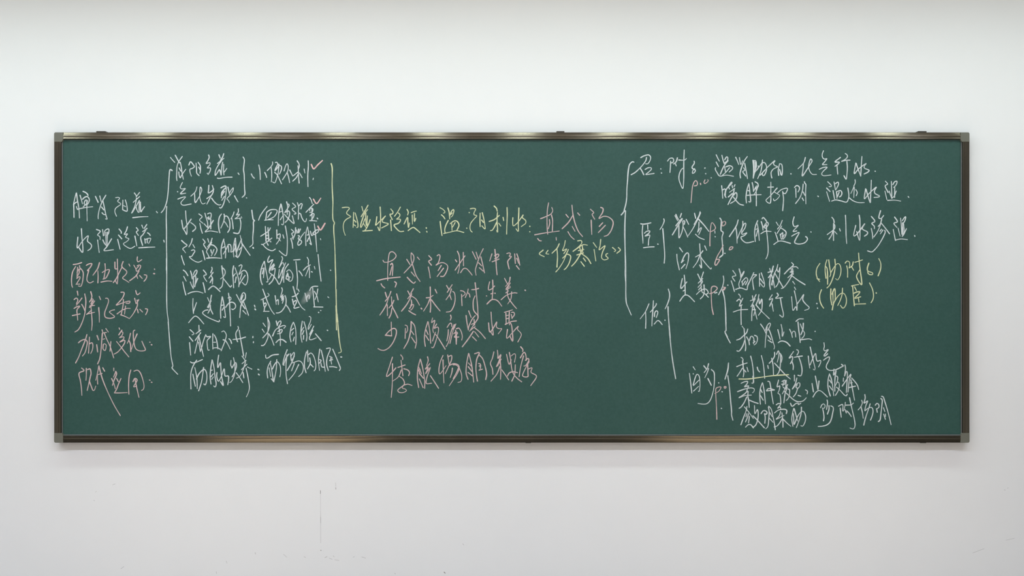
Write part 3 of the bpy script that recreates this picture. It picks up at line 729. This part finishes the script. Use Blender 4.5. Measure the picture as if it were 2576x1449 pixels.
@惕胜惕瞤保安康 p
330,745 280,900 235,1050 310,1000 385,915;330,850 330,1000 325,1200 310,1385
460,710 490,750 490,785;465,795 480,920 495,1040;415,910 530,870;470,950 420,1060 335,1125;510,930 570,950 600,990 585,1040;440,1050 500,1100 515,1180 420,1260 430,1300 490,1310 550,1280 530,1250 490,1240 500,1200 570,1175 640,1195
770,775 735,920 725,1080 745,1230;775,785 810,930 840,1120 840,1240;750,910 790,1010;755,1000 820,1080;755,1090 815,1230;760,990 745,950 770,940
885,740 895,800 870,880;920,850 850,935 895,910 855,1010 930,910 880,1050 865,1160 950,1160;930,1040 990,1130 1060,1240
1130,720 1085,830 1065,950 1085,1010 1180,880;1130,790 1135,950 1145,1155;1205,710 1225,850;1215,740 1265,720 1265,790 1230,870 1165,1010;1225,880 1300,850 1370,870 1386,930 1350,1020 1290,1110 1230,1200;1280,920 1270,990 1245,1070
R 1140 770 1370 1000
@惕胜惕瞤保安康 p
0,930 50,935 100,990 135,1100 125,1190 75,1210;90,970 50,1060 0,1150
245,750 215,900 205,1060 235,1160;250,755 290,920 310,1060 325,1205;240,900 285,950;240,960 300,1040;235,1050 310,1110
340,755 415,740 375,840 360,980 370,1100 385,1190;420,780 470,840 510,970 530,1080 515,1165;400,910 430,920 430,990;410,950 440,945;410,1015 465,1000
645,725 620,830 590,910 620,990 630,1080;700,700 710,790 710,830 755,770 735,850 685,960;760,840 700,950;745,860 755,1010 750,1160;740,960 690,1080 600,1190;770,1010 820,1080 880,1170
845,765 885,920 920,850;890,735 910,850 930,1000 960,1080 1020,1150 1085,1200;920,790 970,755 990,790 970,890;985,930 975,1080 930,1190;860,1110 890,1060 950,1040 1020,1055
1070,645 1105,690 1100,720;1065,820 1120,735 1150,770 1160,860;1115,790 1070,960 1045,1120;1145,860 1185,830 1200,860 1150,940 1120,950;1205,880 1160,960 1100,1100 1180,1120 1185,1060 1180,900;1180,1000 1250,980 1235,1050 1320,1115 1230,1260
R 1550 370 1800 530
@bracket_big1 w
405,345 370,335 310,390 285,480 270,600 260,750 245,950 240,1150 220,1300 180,1449
@君附子 w
560,240 650,195 740,180 785,230 770,310 720,380 670,380;690,240 675,310 620,390 540,480 430,580 340,630;545,475 590,550 630,630;660,510 720,475 790,470 800,510 740,570 675,625 770,615 865,600
1015,495 1020,500;1030,590 1036,592
1170,320 1220,260 1290,255 1310,310 1280,360 1240,350;1240,320 1235,450 1225,580;1395,245 1370,330 1310,385;1345,370 1370,430;1425,295 1510,300 1570,290 1600,260;1550,65 1545,200 1540,400 1540,700 1520,940 1460,830 1430,720 1440,610 1480,520 1520,480
1775,320 1780,370 1730,450 1740,490 1800,520 1790,570 1740,600 1745,540 1790,490
2025,475 2020,482;2038,605 2042,608
2162,697 2168,703
@po1 p
1705,1265 1720,1080 1740,900 1780,790 1820,765 1850,810 1840,870 1780,885;1920,825 1925,855;2025,745 2000,800 2020,830 2080,795 2100,755 2080,745
R 1780 370 2010 530
@温肾助阳化气行水 w
195,175 230,250 270,325;195,340 250,445;180,470 175,510 220,590 280,660 430,640 590,665
325,185 350,290 380,380;390,290 430,225 460,240 450,310 390,360;470,310 400,390 340,500 290,620;390,450 410,580;420,450 500,425 560,450 565,500 490,570;500,470 420,570 340,640
640,230 680,320 710,400;725,240 755,395 800,310;905,215 840,310 780,450 740,600 750,705;845,370 880,550 910,720;820,470 850,530 800,560 870,660
1035,300 1050,500 1040,700;1050,310 1100,320 1110,450 1060,620 1040,710;1060,330 1060,600;1090,340 1090,560;1150,430 1160,460 1110,540 1240,360;1250,295 1240,400 1210,560 1140,720;1240,360 1300,355 1340,430 1340,530 1300,630 1260,650 1250,590 1320,510;1310,520 1200,640
1330,490 1530,310 1500,370 1530,420 1595,450 1500,500 1450,570 1450,640 1465,705;1640,380 1610,520 1620,645;1650,380 1690,400 1705,520 1690,640 1660,600;1640,510 1665,590
1895,608 1902,612
R 1990 370 2310 530
@温肾助阳化气行水 w
290,210 255,320 140,440;250,340 240,460 230,585 330,440 400,330 425,280 400,240 375,290 355,390 375,480 430,550 515,555
655,75 630,150 640,215 680,245 725,235 670,310 635,355 725,355;570,450 650,415 730,410 660,480 620,540 660,580 810,565
1000,210 890,300 980,310 890,390;930,370 945,550;1095,130 1135,160 1135,210 1080,260 1020,290 1110,270 1195,265;1130,290 1140,420 1130,560 1115,650 1070,580
1310,320 1280,535 1370,440 1520,330 1480,390 1490,430 1580,470 1550,510 1480,545;1320,330 1340,400 1410,590;1435,190 1425,330 1410,590
1700,488 1706,492
@暖脾抑阴温运水湿 w
70,820 110,780 160,800 170,850 140,910;95,840 100,1020;245,750 230,880 180,1020 90,1145;270,700 275,730 300,760 295,900 300,1150;245,910 285,985;225,1030 255,1085
540,990 555,1005
740,700 810,770 810,800 770,800;720,830 790,900;720,905 780,1100;870,705 900,870;900,740 950,710 960,760 910,860;850,880 880,1050;920,900 930,1040;930,900 1000,880 1030,930 1010,990 980,1010;975,910 940,1000;820,1095 900,1070 1010,1090 1120,1115 1160,1050 1170,960 1150,830
1295,660 1300,720 1270,790;1275,800 1210,940;1280,820 1270,1025;1310,860 1340,920 1320,985;1180,1030 1260,1090 1370,1125 1485,1125
1510,845 1485,1045 1580,940 1725,810 1690,880 1700,940 1790,990 1760,1015 1680,1020;1520,860 1560,1000 1605,1125 1610,960;1625,670 1620,820 1605,1120
1910,690 1955,750 1905,790 1965,920;1900,890 1940,1065;2030,695 2035,830 2040,1040;2060,760 2100,700 2145,695 2130,760 2080,820;2100,820 2095,1020;1985,890 2040,1040;2130,890 2090,990 2050,1030;1955,1080 2100,1075 2220,1095
2370,1000 2385,1020
R 1780 370 2010 530
@暖脾抑阴温运水湿 w
320,880 335,1020 345,1165;340,980 380,955 410,970 400,1040 390,1090 420,1150;470,900 540,800 550,830 430,960 400,1110;480,910 500,960;560,880 570,930;625,855 605,900;500,1030 620,940;470,1140 560,1060;610,940 580,1080 520,1200 465,1310;590,1100 640,1040 665,1060 665,1140 620,1220 520,1285;580,1130 650,1220 730,1300 820,1325
940,830 900,960 875,1130 885,1275;945,850 960,1010 980,1240 940,1240;920,990 950,1000;900,1100 1050,1090 1220,1085;1015,810 1035,900 1045,1015;1080,790 1140,830 1150,900 1080,950;1050,1000 1110,890 1140,900 1120,980 1060,1080;1105,950 1110,1150 1110,1340
1370,915 1500,910;1440,800 1440,1000 1430,1270 1330,1215 1430,1110 1590,930 1520,1010 1580,1060 1640,1100 1600,1170 1520,1225 1500,1180;1590,1050 1680,970 1800,935 1820,970 1770,1060 1720,1040;1710,1010 1730,1200 1710,1449
R 1550 520 1840 690
@臣茯苓白术 w
525,365 580,375 660,365 745,345;570,400 560,550 570,680 575,785;675,390 680,490;605,570 650,530 720,520 700,570 620,630 720,610 700,700 690,825;585,880 700,865 815,860
890,800 900,805
1280,165 1310,230 1350,290;1260,190 1320,300;1400,145 1370,230;1410,250 1350,320 1280,410;1420,260 1330,400 1205,605;1345,400 1345,560 1350,670 1410,540 1435,400 1430,310 1470,310 1460,380;1440,440 1490,540 1535,650;1500,270 1555,380
1680,140 1705,250;1800,105 1770,200 1670,380;1810,130 1740,290 1640,480 1545,620;1770,270 1880,390 1990,530;1775,330 1770,440 1745,550;1750,540 1800,465 1830,460 1770,600;1700,590 1780,660 1890,705
2115,520 2120,570;2120,640 2126,646
1360,880 1425,970;1300,1020 1310,1150 1355,1355;1400,1200 1460,1060 1520,990 1555,1030 1540,1180 1495,1330;1425,1180 1455,1145;1395,1325 1475,1235
1790,795 1800,950 1815,1100 1830,1310 1790,1250;1860,945 1800,1020 1700,1080;1800,1030 1740,1180 1650,1305;1815,1080 1910,1210 2025,1335 2040,1310;1900,840 1940,935
@bracket_chen w
1020,260 1030,310 990,410 940,490
1000,470 1015,650 1030,850 1040,1000 1040,1100 1030,1210
@bracket_pp w
2225,245 2255,300 2250,420 2250,510 2295,555 2270,650 2275,750 2285,880 2290,970 2285,1030 2215,1090
2330,998 2334,1002
@po2 p
2010,840 2010,700 2020,500 2045,350 2090,370 2130,450 2100,500 2020,540
2295,320 2270,360 2280,410 2330,390 2350,340 2320,310
2295,825 2240,940 2170,1060 2120,1200 2125,1250 2150,1250 2210,1160 2210,1130 2150,1130
@bracket_big2 w
195,1240 200,1449
R 1820 530 2060 690
@po2 p
130,890 155,830 215,828 195,870 140,895 128,880
@健脾益气利水渗湿 w
335,210 290,350 135,590;275,370 300,500 310,740;315,640 380,480 430,380 480,290 510,300 490,390 440,470 415,520;440,240 440,330 415,530 530,505 470,570 400,600 420,660 490,720 560,730 690,700
780,225 730,350 710,500 725,705;770,300 795,450 815,680;790,400 745,580;740,430 780,400
860,250 890,350 900,445;880,185 905,155 960,210 1000,280;910,380 960,290 1010,270 1020,320 960,400 930,370 980,310;975,320 980,450 1000,620 1015,800 1015,950 995,1040 965,1100;850,525 950,470 1085,475
1200,260 1250,340;1340,220 1290,340 1230,420;1325,350 1220,520;1320,400 1380,440 1425,490 1410,580 1360,650;1175,490 1215,600 1245,700;1290,530 1315,650;1290,560 1350,500 1340,600 1390,540 1330,650;1145,770 1250,700 1350,695 1525,745
1610,140 1580,260 1600,350 1640,360 1705,335 1585,470 1670,460;1555,580 1640,530 1725,500 1650,640 1620,720 1660,750 1740,760 1850,730 1910,660 1900,610 1870,590
1990,480 1995,490
R 2040 530 2320 690
@健脾益气利水渗湿 w
475,150 515,200 530,270;515,290 545,350 520,430 370,545;515,300 515,500 515,680;505,450 470,560 410,650;540,475 595,535;650,410 670,465;785,105 795,300 800,560 815,750
1100,105 1115,250 1110,670 1040,470;1020,335 975,565 1060,520 1225,295 1170,400 1200,440 1280,480 1285,530 1220,580
1375,130 1455,240 1385,290 1440,350 1445,410;1375,405 1400,530 1405,640;1585,0 1545,150 1570,180 1610,170 1655,110;1610,200 1580,300 1530,360;1610,190 1590,300 1520,470 1430,600;1590,270 1680,380 1790,525;1610,420 1570,470;1640,440 1580,530;1680,450 1690,500 1620,650 1520,810 1420,920 1370,940 1290,915
1905,145 1970,250 1890,290 1960,385;1875,425 1900,560 1925,680;2040,170 2060,350 2070,540;2080,230 2140,145 2160,150 2130,250 2080,300;2090,270 2085,540;2110,300 2120,480 2080,580;1985,400 2030,580;2175,410 2110,550 2075,590;1925,670 2050,645 2200,660
2360,565 2368,585
R 1550 660 1830 850
@bracket_big2 w
180,0 175,200 185,400 185,600 195,770 235,880 290,1010
@佐 w
630,795 560,950 460,1085;565,960 570,1100 565,1265;715,735 705,900 690,1100 685,1220;655,955 720,880 765,820 770,790;735,1040 740,970 770,930 800,960 770,1060;730,1185 790,1120 830,1130 885,1195
935,1108 938,1112
@bracket_zuo w
1000,510 1025,600 1020,690 980,810 940,890
995,850 1000,1000 1020,1250 1040,1449
@生姜 w
1270,310 1240,450 1250,500 1320,420 1355,375;1305,245 1320,400 1325,630;1285,550 1320,530;1220,745 1280,660 1330,625 1400,650 1505,755
1565,225 1620,340;1675,185 1630,320;1660,310 1575,400;1640,340 1655,380 1570,480;1640,460 1580,530;1630,350 1630,480 1650,570 1700,600 1770,670;1540,615 1610,550 1700,510 1750,540 1765,590 1730,610;1685,430 1690,560 1670,640 1615,700
1895,580 1900,590;1925,575 1930,582
@po3 p
1865,1000 1835,850 1825,650 1825,500 1860,460 1910,465 1940,500 1900,550 1840,590 1790,600
2050,520 2090,495 2095,480
@bracket_wen w
2055,260 2065,350 2035,480 1965,620
2040,530 2080,700 2100,950 2105,1200 2110,1310 2085,1325 2135,1430
R 1800 660 2060 830
@po3 p
145,590 185,590 205,550 170,530
@温阳散寒 w
370,175 435,280 360,310 415,405;335,395 370,500 405,625;505,140 535,250 540,320;540,300 610,190 600,240 545,330;545,340 500,460 515,545;570,400 580,495;560,420 650,330 690,380 640,480;640,400 590,480;430,580 540,550 670,585 690,500 790,290
820,220 760,350 690,480;800,270 880,270 800,350 800,450 820,585;940,240 945,515;980,225 1030,370 1050,470 1030,530 960,450;955,350 1030,450;260,488 266,490
1160,130 1185,210;1240,80 1210,180;1125,215 1230,190;1230,150 1190,250 1130,330;1180,260 1160,450 1175,580;1200,270 1240,400 1265,545;1215,390 1215,490;1335,45 1310,150 1265,240 1200,480;1310,140 1350,210 1380,110 1370,300 1340,450 1290,530;1270,230 1350,370 1450,540
1630,5 1670,50 1640,90 1550,170 1475,250;1650,100 1730,95 1770,130;1620,130 1640,260;1650,130 1665,260;1600,210 1670,190;1550,330 1640,250;1640,280 1550,430 1460,540 1410,560;1640,290 1760,380 1920,480;1655,410 1700,470;1690,530 1720,585
@辛散行水 w
495,680 530,720 530,755;455,830 510,790 540,850 510,930;585,770 520,900;510,940 570,910;550,930 545,1100 550,1335;380,1065 520,1020 690,1010
790,715 810,830;870,690 830,770;745,825 850,780;850,780 760,950;800,900 780,1080 775,1250;815,920 850,1060 890,1220;820,1010 800,1020;855,1010 820,1140;930,690 910,800 870,910;930,780 945,890 990,790 1000,900 985,1030 920,1135;865,910 980,1040 1155,1210
1215,695 1150,805 1225,780 1160,940;1210,890 1240,1050;1320,660 1345,710 1290,770 1435,755;1390,765 1420,950 1455,1100 1440,1175 1375,1130
1690,610 1720,750 1745,900 1745,1030 1720,950 1660,1030 1640,850 1630,735;1750,890 1830,780 1890,690 1870,800 1930,890 2005,960 1990,1000 1910,1030
2170,880 2175,885;2185,975 2188,990
R 2030 630 2240 790
@助附子 y
295,295 230,400 210,520 240,640 290,710;230,640 290,660
455,215 420,330 415,480 435,635;495,215 520,400 540,530 520,600;430,370 460,420 470,600 470,770;545,500 640,350 700,300 750,330 775,430 760,560 700,670 650,640;635,200 645,350 620,520 570,680 510,800 455,855
870,290 910,245 960,260 975,330 960,390;905,350 925,450 925,610;1055,260 1030,350 960,400;1015,370 1065,455;1090,270 1180,245 1265,215;1175,60 1190,250 1210,430 1240,650 1245,780 1180,710 1130,600 1150,530 1205,440
1410,290 1375,400 1390,470 1490,510 1490,550 1430,550 1390,520 1385,480;1635,185 1680,290 1675,430 1620,580
@助臣 y
330,895 290,1020 295,1140 330,1240 380,1315
545,875 540,1080 565,1240;570,1000 620,875 640,900 645,1080 640,1120;590,960 595,1240;575,1355 610,1200 700,1050 790,975 860,1000 900,1120 880,1250 820,1315 760,1250;810,860 800,1000 760,1130 700,1255
1015,810 1100,790 1180,775;1040,810 1055,1000 1080,1260;1085,830 1130,920;1060,980 1130,950 1200,940 1180,990 1090,1090 1225,1055;1170,1070 1185,1180;1080,1225 1200,1220 1335,1215
1425,740 1490,880 1515,1020 1500,1120 1460,1190
1575,965 1580,975
R 1800 660 2060 830
@和胃止呕 w
1725,1265 1790,1215 1885,1212
R 1820 810 2070 960
@bracket_wen w
60,0 60,120 55,215 35,245 90,370 165,510
@和胃止呕 w
450,100 490,155
590,170 560,260 480,340 400,410 320,440;500,160 515,350 540,600 530,700;520,440 470,580 400,690 360,710 325,700;560,360 610,450 630,555;630,450 660,360 700,350 740,420 730,530;730,450 770,480 720,500;755,325 810,350 825,420 800,510 745,560
900,50 970,150 1030,270;1020,200 1060,90 1120,25 1140,60 1110,140 1080,200;1060,120 1040,280 1020,440 1010,620;1110,190 1160,330 1210,500 1240,600 1225,660;1080,330 1150,430;1080,440 1180,500
1320,185 1350,300 1375,420;1400,60 1425,190 1430,350 1470,240;1330,505 1380,470 1450,465 1540,500 1620,585
1605,175 1650,270 1675,375;1660,290 1690,230 1730,230 1750,290 1755,365;1810,0 1830,200 1850,350 1865,500;1870,435 1980,420 2080,410 2145,435;1940,30 1930,180 1880,310;1865,45 1920,180 1970,270 1950,350 1900,400
2225,228 2228,230
@利小便行水气 w
425,860 460,880 480,930;320,1085 450,1035 575,995;465,940 480,1100 495,1230 480,1335;460,1120 400,1220 330,1320;490,1150 545,1215;570,1100 600,1205;660,830 690,950 720,1150 730,1350 725,1449
820,1100 840,1170 880,1215;920,815 960,980 985,1170 1000,1370;1075,1055 1090,1130
1240,735 1240,830 1180,930 1110,1005;1170,880 1200,1020 1210,1150 1215,1280;1290,785 1330,700 1350,740 1340,840 1305,980;1340,730 1400,800 1420,880 1400,980;1385,800 1385,980 1370,1130 1340,1230 1290,1290;1240,1000 1380,1150 1500,1280 1625,1385
R 1980 860 2180 1010
@利小便行水气 w
155,235 50,395 125,355 130,430 80,530;120,480 150,580 145,675;230,190 270,210 275,260 240,320;175,375 280,355 370,345;280,360 330,500 360,640 360,750 330,825 260,810
515,345 530,500 550,640;560,560 620,410 690,285 710,420 740,470 810,450 815,500 765,610;560,125 600,300 640,480 680,640 660,685 635,660
895,20 905,110 890,180 920,220 1000,190 900,320 920,345 985,290;885,445 960,390 1025,365 1020,440 960,560 955,630 1000,680 1080,695 1200,670 1340,600 1365,580 1320,545
@柔肝缓急止腹痛 w
445,1165 495,1200 485,1265;605,1010 640,1215;685,830 720,1000 750,1160 775,950;630,1340 690,1240 760,1185 830,1200 910,1270 980,1340
1030,775 1000,900 990,1060 1015,1200 1050,1315;1035,790 1080,920 1110,1100 1135,1310;1030,930 1080,1000;1025,1070 1100,1170
1140,660 1130,810 1190,700 1170,830 1160,980 1160,1200;1200,830 1230,860 1220,960 1170,1070;1200,1000 1250,980 1270,1080 1240,1190 1175,1300;1200,1100 1300,1190 1390,1290 1440,1310 1460,1270
1405,560 1420,640 1410,740 1395,830;1400,830 1440,720 1465,800 1440,1230;1370,880 1365,960;1545,785 1460,900 1340,1075;1550,800 1510,950 1480,1220;1570,880 1650,970 1710,1060 1740,1160;1550,920 1590,1150 1640,1420;1535,1000 1590,990;1510,1110 1665,1075
R 1660 820 1860 1070
@bracket_zuo w
135,0 155,250 185,500 230,770
@白芍 w
485,595 515,640;430,690 450,840 465,980;485,860 520,740 545,705 575,740 585,850 575,950 560,950;490,870 570,790;490,950 565,880;485,697 489,700
640,580 680,630;710,550 690,620 645,680;710,620 690,680 655,755;700,765 750,865;750,635 790,680 795,800 780,940 740,1070 690,1130 630,1140 555,1130
855,828 860,832;905,955 910,962;895,1200 900,1204
@po4 p
830,1360 825,1180 815,1000 820,910 890,890 860,950 800,985
940,885 965,885 960,905 940,905 940,885
@bracket_shao w
1000,540 990,640 950,775
990,725 1015,900 1030,1080 1045,1240 1045,1300 1065,1375
R 1820 810 2070 960
@underline y
375,1385 600,1385 900,1345 1200,1305 1580,1280
R 1830 930 2050 1090
@利小便行水气 w
580,150 595,250 590,300 555,305
@柔肝缓急止腹痛 w
310,310 390,275 460,270 440,330 390,390 480,370 450,440 440,500;230,500 400,440 540,415 610,440 600,500 570,525;450,490 380,560 260,640 400,590 545,580;470,490 465,600 485,720 495,860;440,620 380,750 310,850 265,880;470,680 580,730 700,770
795,295 750,430 735,600 750,785;800,300 830,450 850,620 865,780;755,450 790,520;750,590 815,695
920,265 960,280 985,400 1010,580 1045,780;890,480 940,430 1070,460;890,485 1070,465
1165,235 1130,390 1190,370 1180,460 1150,540 1190,560 1210,660 1215,780
1240,270 1310,240 1300,330 1230,330;1260,370 1280,270;1340,240 1320,420 1270,400;1370,340 1250,550;1320,430 1360,400 1310,560 1285,755;1380,440 1415,460 1410,580 1380,660 1340,700;1300,500 1400,590 1500,680 1600,730 1700,720 1750,690 1795,640
1525,125 1525,260;1580,190 1550,310 1480,440;1500,420 1580,320 1640,300 1650,360 1610,420 1560,400 1590,340;1600,420 1560,540 1500,620;1610,585 1670,605
@敛阴柔筋 w
445,835 420,950 370,1080 305,1255;385,845 480,960 590,1110;440,1000 420,1070;480,1000 450,1100 410,1190;500,1060 480,1210;410,1310 470,1255 530,1255 590,1325;615,815 625,1000 680,910 700,1000 690,1130 650,1250 590,1310;580,1050 700,1170 840,1325
765,1000 810,940 860,935 900,970 890,1010 840,1010;845,1000 860,1100 850,1220;930,850 950,960 940,1130 920,1290 870,1345;940,830 1000,910 1040,1080 1070,1230 1090,1370;960,970 1020,1070;960,1110 1040,1200
1110,800 1160,770 1210,790 1140,880 1200,850 1215,900;1070,985 1160,920 1290,900 1350,930 1340,1000;1210,950 1180,1050 1110,1130 1290,1040;1240,980 1260,1150 1265,1310;1250,1110 1190,1210 1130,1280 1060,1305;1270,1130 1360,1220 1445,1290
1435,765 1475,835 1560,770 1620,770 1610,800 1670,765;1510,880 1480,1000 1465,1130 1490,1290;1520,890 1560,1030 1600,1170;1500,1000 1510,1120 1520,1245 1600,1060 1680,960 1740,960 1780,1060 1770,1180 1720,1280 1670,1275;1685,855 1680,980 1640,1130 1570,1320
R 2030 980 2260 1090
@防附伤阴 w
385,510 420,430 470,405 510,450 490,520 440,530;440,520 465,650 480,780 465,880;565,290 580,380 550,560;620,450 620,560 575,690;670,460 720,480 745,540 720,680 690,820 640,930 550,1000 440,1030 315,1040
890,470 960,430 1000,420 1015,480 1000,570;935,520 950,650 965,780;1080,360 1070,460 1020,610 1000,580;1070,560 1110,660;1100,440 1240,430 1310,380;1120,600 1180,660 1250,760;1200,230 1250,470 1300,680 1340,860 1355,1010 1320,1100 1270,1105 1210,1080
1540,300 1560,380 1510,490 1440,575;1520,480 1560,640 1585,810;1630,140 1640,240 1610,380 1710,320 1660,450 1630,600 1700,540 1800,500 1850,540 1860,640 1830,760 1790,860;1780,400 1730,560 1650,800 1600,1000
1925,440 1970,390 2020,420 2025,500 1960,545;1960,540 1980,640;2080,250 2120,300 2110,450 2090,620 2060,850 2010,900;2100,190 2150,210 2200,360 2270,590 2330,820 2370,990;2155,510 2195,620;2160,690 2210,840;2210,690 2210,760
'''
def load_strokes():
    out = {}
    cur = None
    for ln in STROKES.strip().splitlines():
        if ln[0] == 'R':
            x0, y0, x1, y1 = map(int, ln[2:].split())
            s = min(2576 / (x1 - x0), 1449 / (y1 - y0))
        elif ln[0] == '@':
            k, c = ln[1:].split()
            cur = out.setdefault(k, (c, []))[1]
        else:
            for st in ln.split(';'):
                cur.append([(x0 + float(a.split(',')[0]) / s, y0 + float(a.split(',')[1]) / s) for a in st.split()])
    return out

def resample(p):
    p = [Vector(q) for q in p]
    if len(p) == 2:
        n = max(2, int((p[1] - p[0]).length / 3))
        return [p[0].lerp(p[1], i / n) for i in range(n + 1)]
    q = [2 * p[0] - p[1]] + p + [2 * p[-1] - p[-2]]
    o = []
    for i in range(1, len(q) - 2):
        a, b, c, d = q[i - 1:i + 3]
        n = max(2, int((c - b).length / 1.8))
        for k in range(n):
            t = k / n
            o.append(0.5 * (2 * b + (c - a) * t + (2 * a - 5 * b + 4 * c - d) * t * t + (3 * b - a - 3 * c + d) * t ** 3))
    o.append(p[-1])
    return o

COUNT = [0]
def ribbon(bm, pts, hw):
    """a low ridge of chalk on the writing surface, following pts (photo pixels)"""
    COUNT[0] += 1
    lift = 0.00012 + (COUNT[0] % 60) * 0.000006
    pts = resample(pts)
    n = len(pts)
    total = sum((b - a).length for a, b in zip(pts, pts[1:]))
    ph, fq = random.random() * 6.28, 0.05 + random.random() * 0.06
    w0, w1 = random.uniform(0.88, 1.08), random.uniform(0.70, 1.05)
    if total < 3:
        hw *= 1.15
        w0 = w1 = 1
    run, rows = 0.0, []
    def put(x, z, h):
        v = P(x, z, Y_PANEL)
        v.y = Y_PANEL - h
        return bm.verts.new(v)
    for i, p in enumerate(pts):
        if i:
            run += (p - pts[i - 1]).length
        d = pts[min(i + 1, n - 1)] - pts[max(i - 1, 0)]
        if d.length < 1e-6:
            d = Vector((1, 0))
        d.normalize()
        nn = Vector((-d.y, d.x))
        t = run / total if total else 0
        w = hw * (w0 + (w1 - w0) * t) * (1 + 0.13 * math.sin(ph + run * fq))
        if i == 0:
            q = p - d * w * 0.8
            rows.append([put(*(q + nn * w * 0.5), lift), put(*q, lift + 0.0001), put(*(q - nn * w * 0.5), lift)])
        rows.append([put(*(p + nn * w), lift), put(*p, lift + 0.0004), put(*(p - nn * w), lift)])
        if i == n - 1:
            q = p + d * w * 0.8
            rows.append([put(*(q + nn * w * 0.5), lift), put(*q, lift + 0.0001), put(*(q - nn * w * 0.5), lift)])
    for a, b in zip(rows, rows[1:]):
        for i in (0, 1):
            bm.faces.new((a[i], a[i + 1], b[i + 1], b[i]))

def link_chalk(name, strokes, col, label, hw):
    bm = bmesh.new()
    for st in strokes:
        ribbon(bm, st, hw)
    me = bpy.data.meshes.new(name)
    bm.to_mesh(me)
    bm.free()
    me.materials.append(M_CHALK[col])
    o = bpy.data.objects.new(name, me)
    COL.objects.link(o)
    o.parent = panel
    o.matrix_parent_inverse = panel.matrix_world.inverted()
    if label:
        o['label'] = label

def write(name, strokes, col, label, hw=None):
    """one piece of writing; dots standing well apart from it become marks of their own"""
    bx = [(min(p[0] for p in s), min(p[1] for p in s), max(p[0] for p in s), max(p[1] for p in s)) for s in strokes]
    grp = list(range(len(strokes)))
    for i, a in enumerate(bx):
        for k in range(i):
            c = bx[k]
            gx = max(0, a[0] - c[2], c[0] - a[2])
            gy = max(0, a[1] - c[3], c[1] - a[3])
            big = max(a[2] - a[0], a[3] - a[1], c[2] - c[0], c[3] - c[1])
            if math.hypot(gx, gy) <= max(9, 0.46 * big):
                x, y = grp[i], grp[k]
                grp = [y if g == x else g for g in grp]
    sets = {}
    for g, s in zip(grp, strokes):
        sets.setdefault(g, []).append(s)
    main = max(sets.values(), key=len)
    hw = hw or HW[col]
    link_chalk(name, main, col, label, hw)
    for s in sets.values():
        if s is not main:
            link_chalk('chalk_colon' if len(s) > 1 else 'chalk_dot', s, col, None, hw)
bpy.context.view_layer.update()

COLN = {'w': 'white', 'p': 'pink', 'y': 'yellow', 'r': 'pink'}
# where one traced block holds several pieces of writing: the pieces by their place on the board (x limits / y limits)
SPLIT = {
    '君附子': [('君', lambda x, y: x < 1672), ('附子', lambda x, y: True)],
    '温肾助阳化气行水': [('温肾助阳', lambda x, y: x < 1996), ('化气行水', lambda x, y: True)],
    '暖脾抑阴温运水湿': [('暖脾抑阴', lambda x, y: x < 2066), ('温运水湿', lambda x, y: True)],
    '臣茯苓白术': [('臣', lambda x, y: x < 1664), ('茯苓', lambda x, y: y < 613), ('白术', lambda x, y: True)],
    '健脾益气利水渗湿': [('健脾益气', lambda x, y: x < 2055), ('利水渗湿', lambda x, y: True)],
    '利小便行水气': [('利小便', lambda x, y: x < 1984), ('行水气', lambda x, y: True)],
    '柔肝缓急止腹痛': [('柔肝缓急', lambda x, y: x < 2035), ('止腹痛', lambda x, y: True)],
}
BRACES = {
    ('bracket_left1', 'bracket_left2'): 'tall white chalk brace opening right, left of the board',
    ('bracket_mid1',): 'short white chalk brace closing the two topmost left lines',
    ('bracket_mid2',): 'short white chalk brace closing the third and fourth left lines',
    ('bracket_yellow1', 'bracket_yellow2'): 'tall yellow chalk brace, the only yellow one',
    ('bracket_big1', 'bracket_big2'): 'tallest white chalk brace on the right half of the board',
    ('bracket_chen',): 'white chalk brace beside the single character 臣',
    ('bracket_pp',): 'small white chalk brace right of 茯苓 and 白术',
    ('bracket_zuo',): 'long white chalk brace beside the single character 佐',
    ('bracket_wen',): 'white chalk brace right of 生姜',
    ('bracket_shao',): 'white chalk brace right of 白芍',
}
data = load_strokes()
used = set()
for keys, label in BRACES.items():
    col = data[keys[0]][0]
    write('chalk_brace', [s for k in keys for s in data[k][1]], col, label, HB)
    used.update(keys)
for k, where in (('tick1', '小便不利'), ('tick3', '四肢沉重'), ('tick4', '甚则浮肿')):
    write('tick_mark', data[k][1], 'r', 'pink chalk tick at the end of ' + where, HT)
    used.add(k)
for k, where in (('po1', '附子'), ('po2', '茯苓 and 白术'), ('po3', '生姜'), ('po4', '白芍')):
    write('chalk_letters', data[k][1], 'p', 'pink chalk letters p o written by ' + where)
    used.add(k)
write('chalk_underline', data['underline'][1], 'y', 'yellow chalk line drawn under 利小便')
used.add('underline')
for k, (col, strokes) in data.items():
    if k in used:
        continue
    left = list(strokes)
    for piece, test in SPLIT.get(k, [(k, lambda x, y: True)]):
        mine = [s for s in left if test(sum(p[0] for p in s) / len(s), sum(p[1] for p in s) / len(s))]
        left = [s for s in left if s not in mine]
        write('chalk_writing', mine, col, '%s chalk handwriting reading %s' % (COLN[col], piece))
# chalk crumbs by the left upright and on the surface
for a in ([(152.6, 487), (152.8, 490)], [(152.8, 493), (152.4, 496)], [(616, 489), (616.6, 489.4)], [(607, 545), (607.4, 545.5)]):
    link_chalk('chalk_crumb', [a], 'w', None, 1.0)
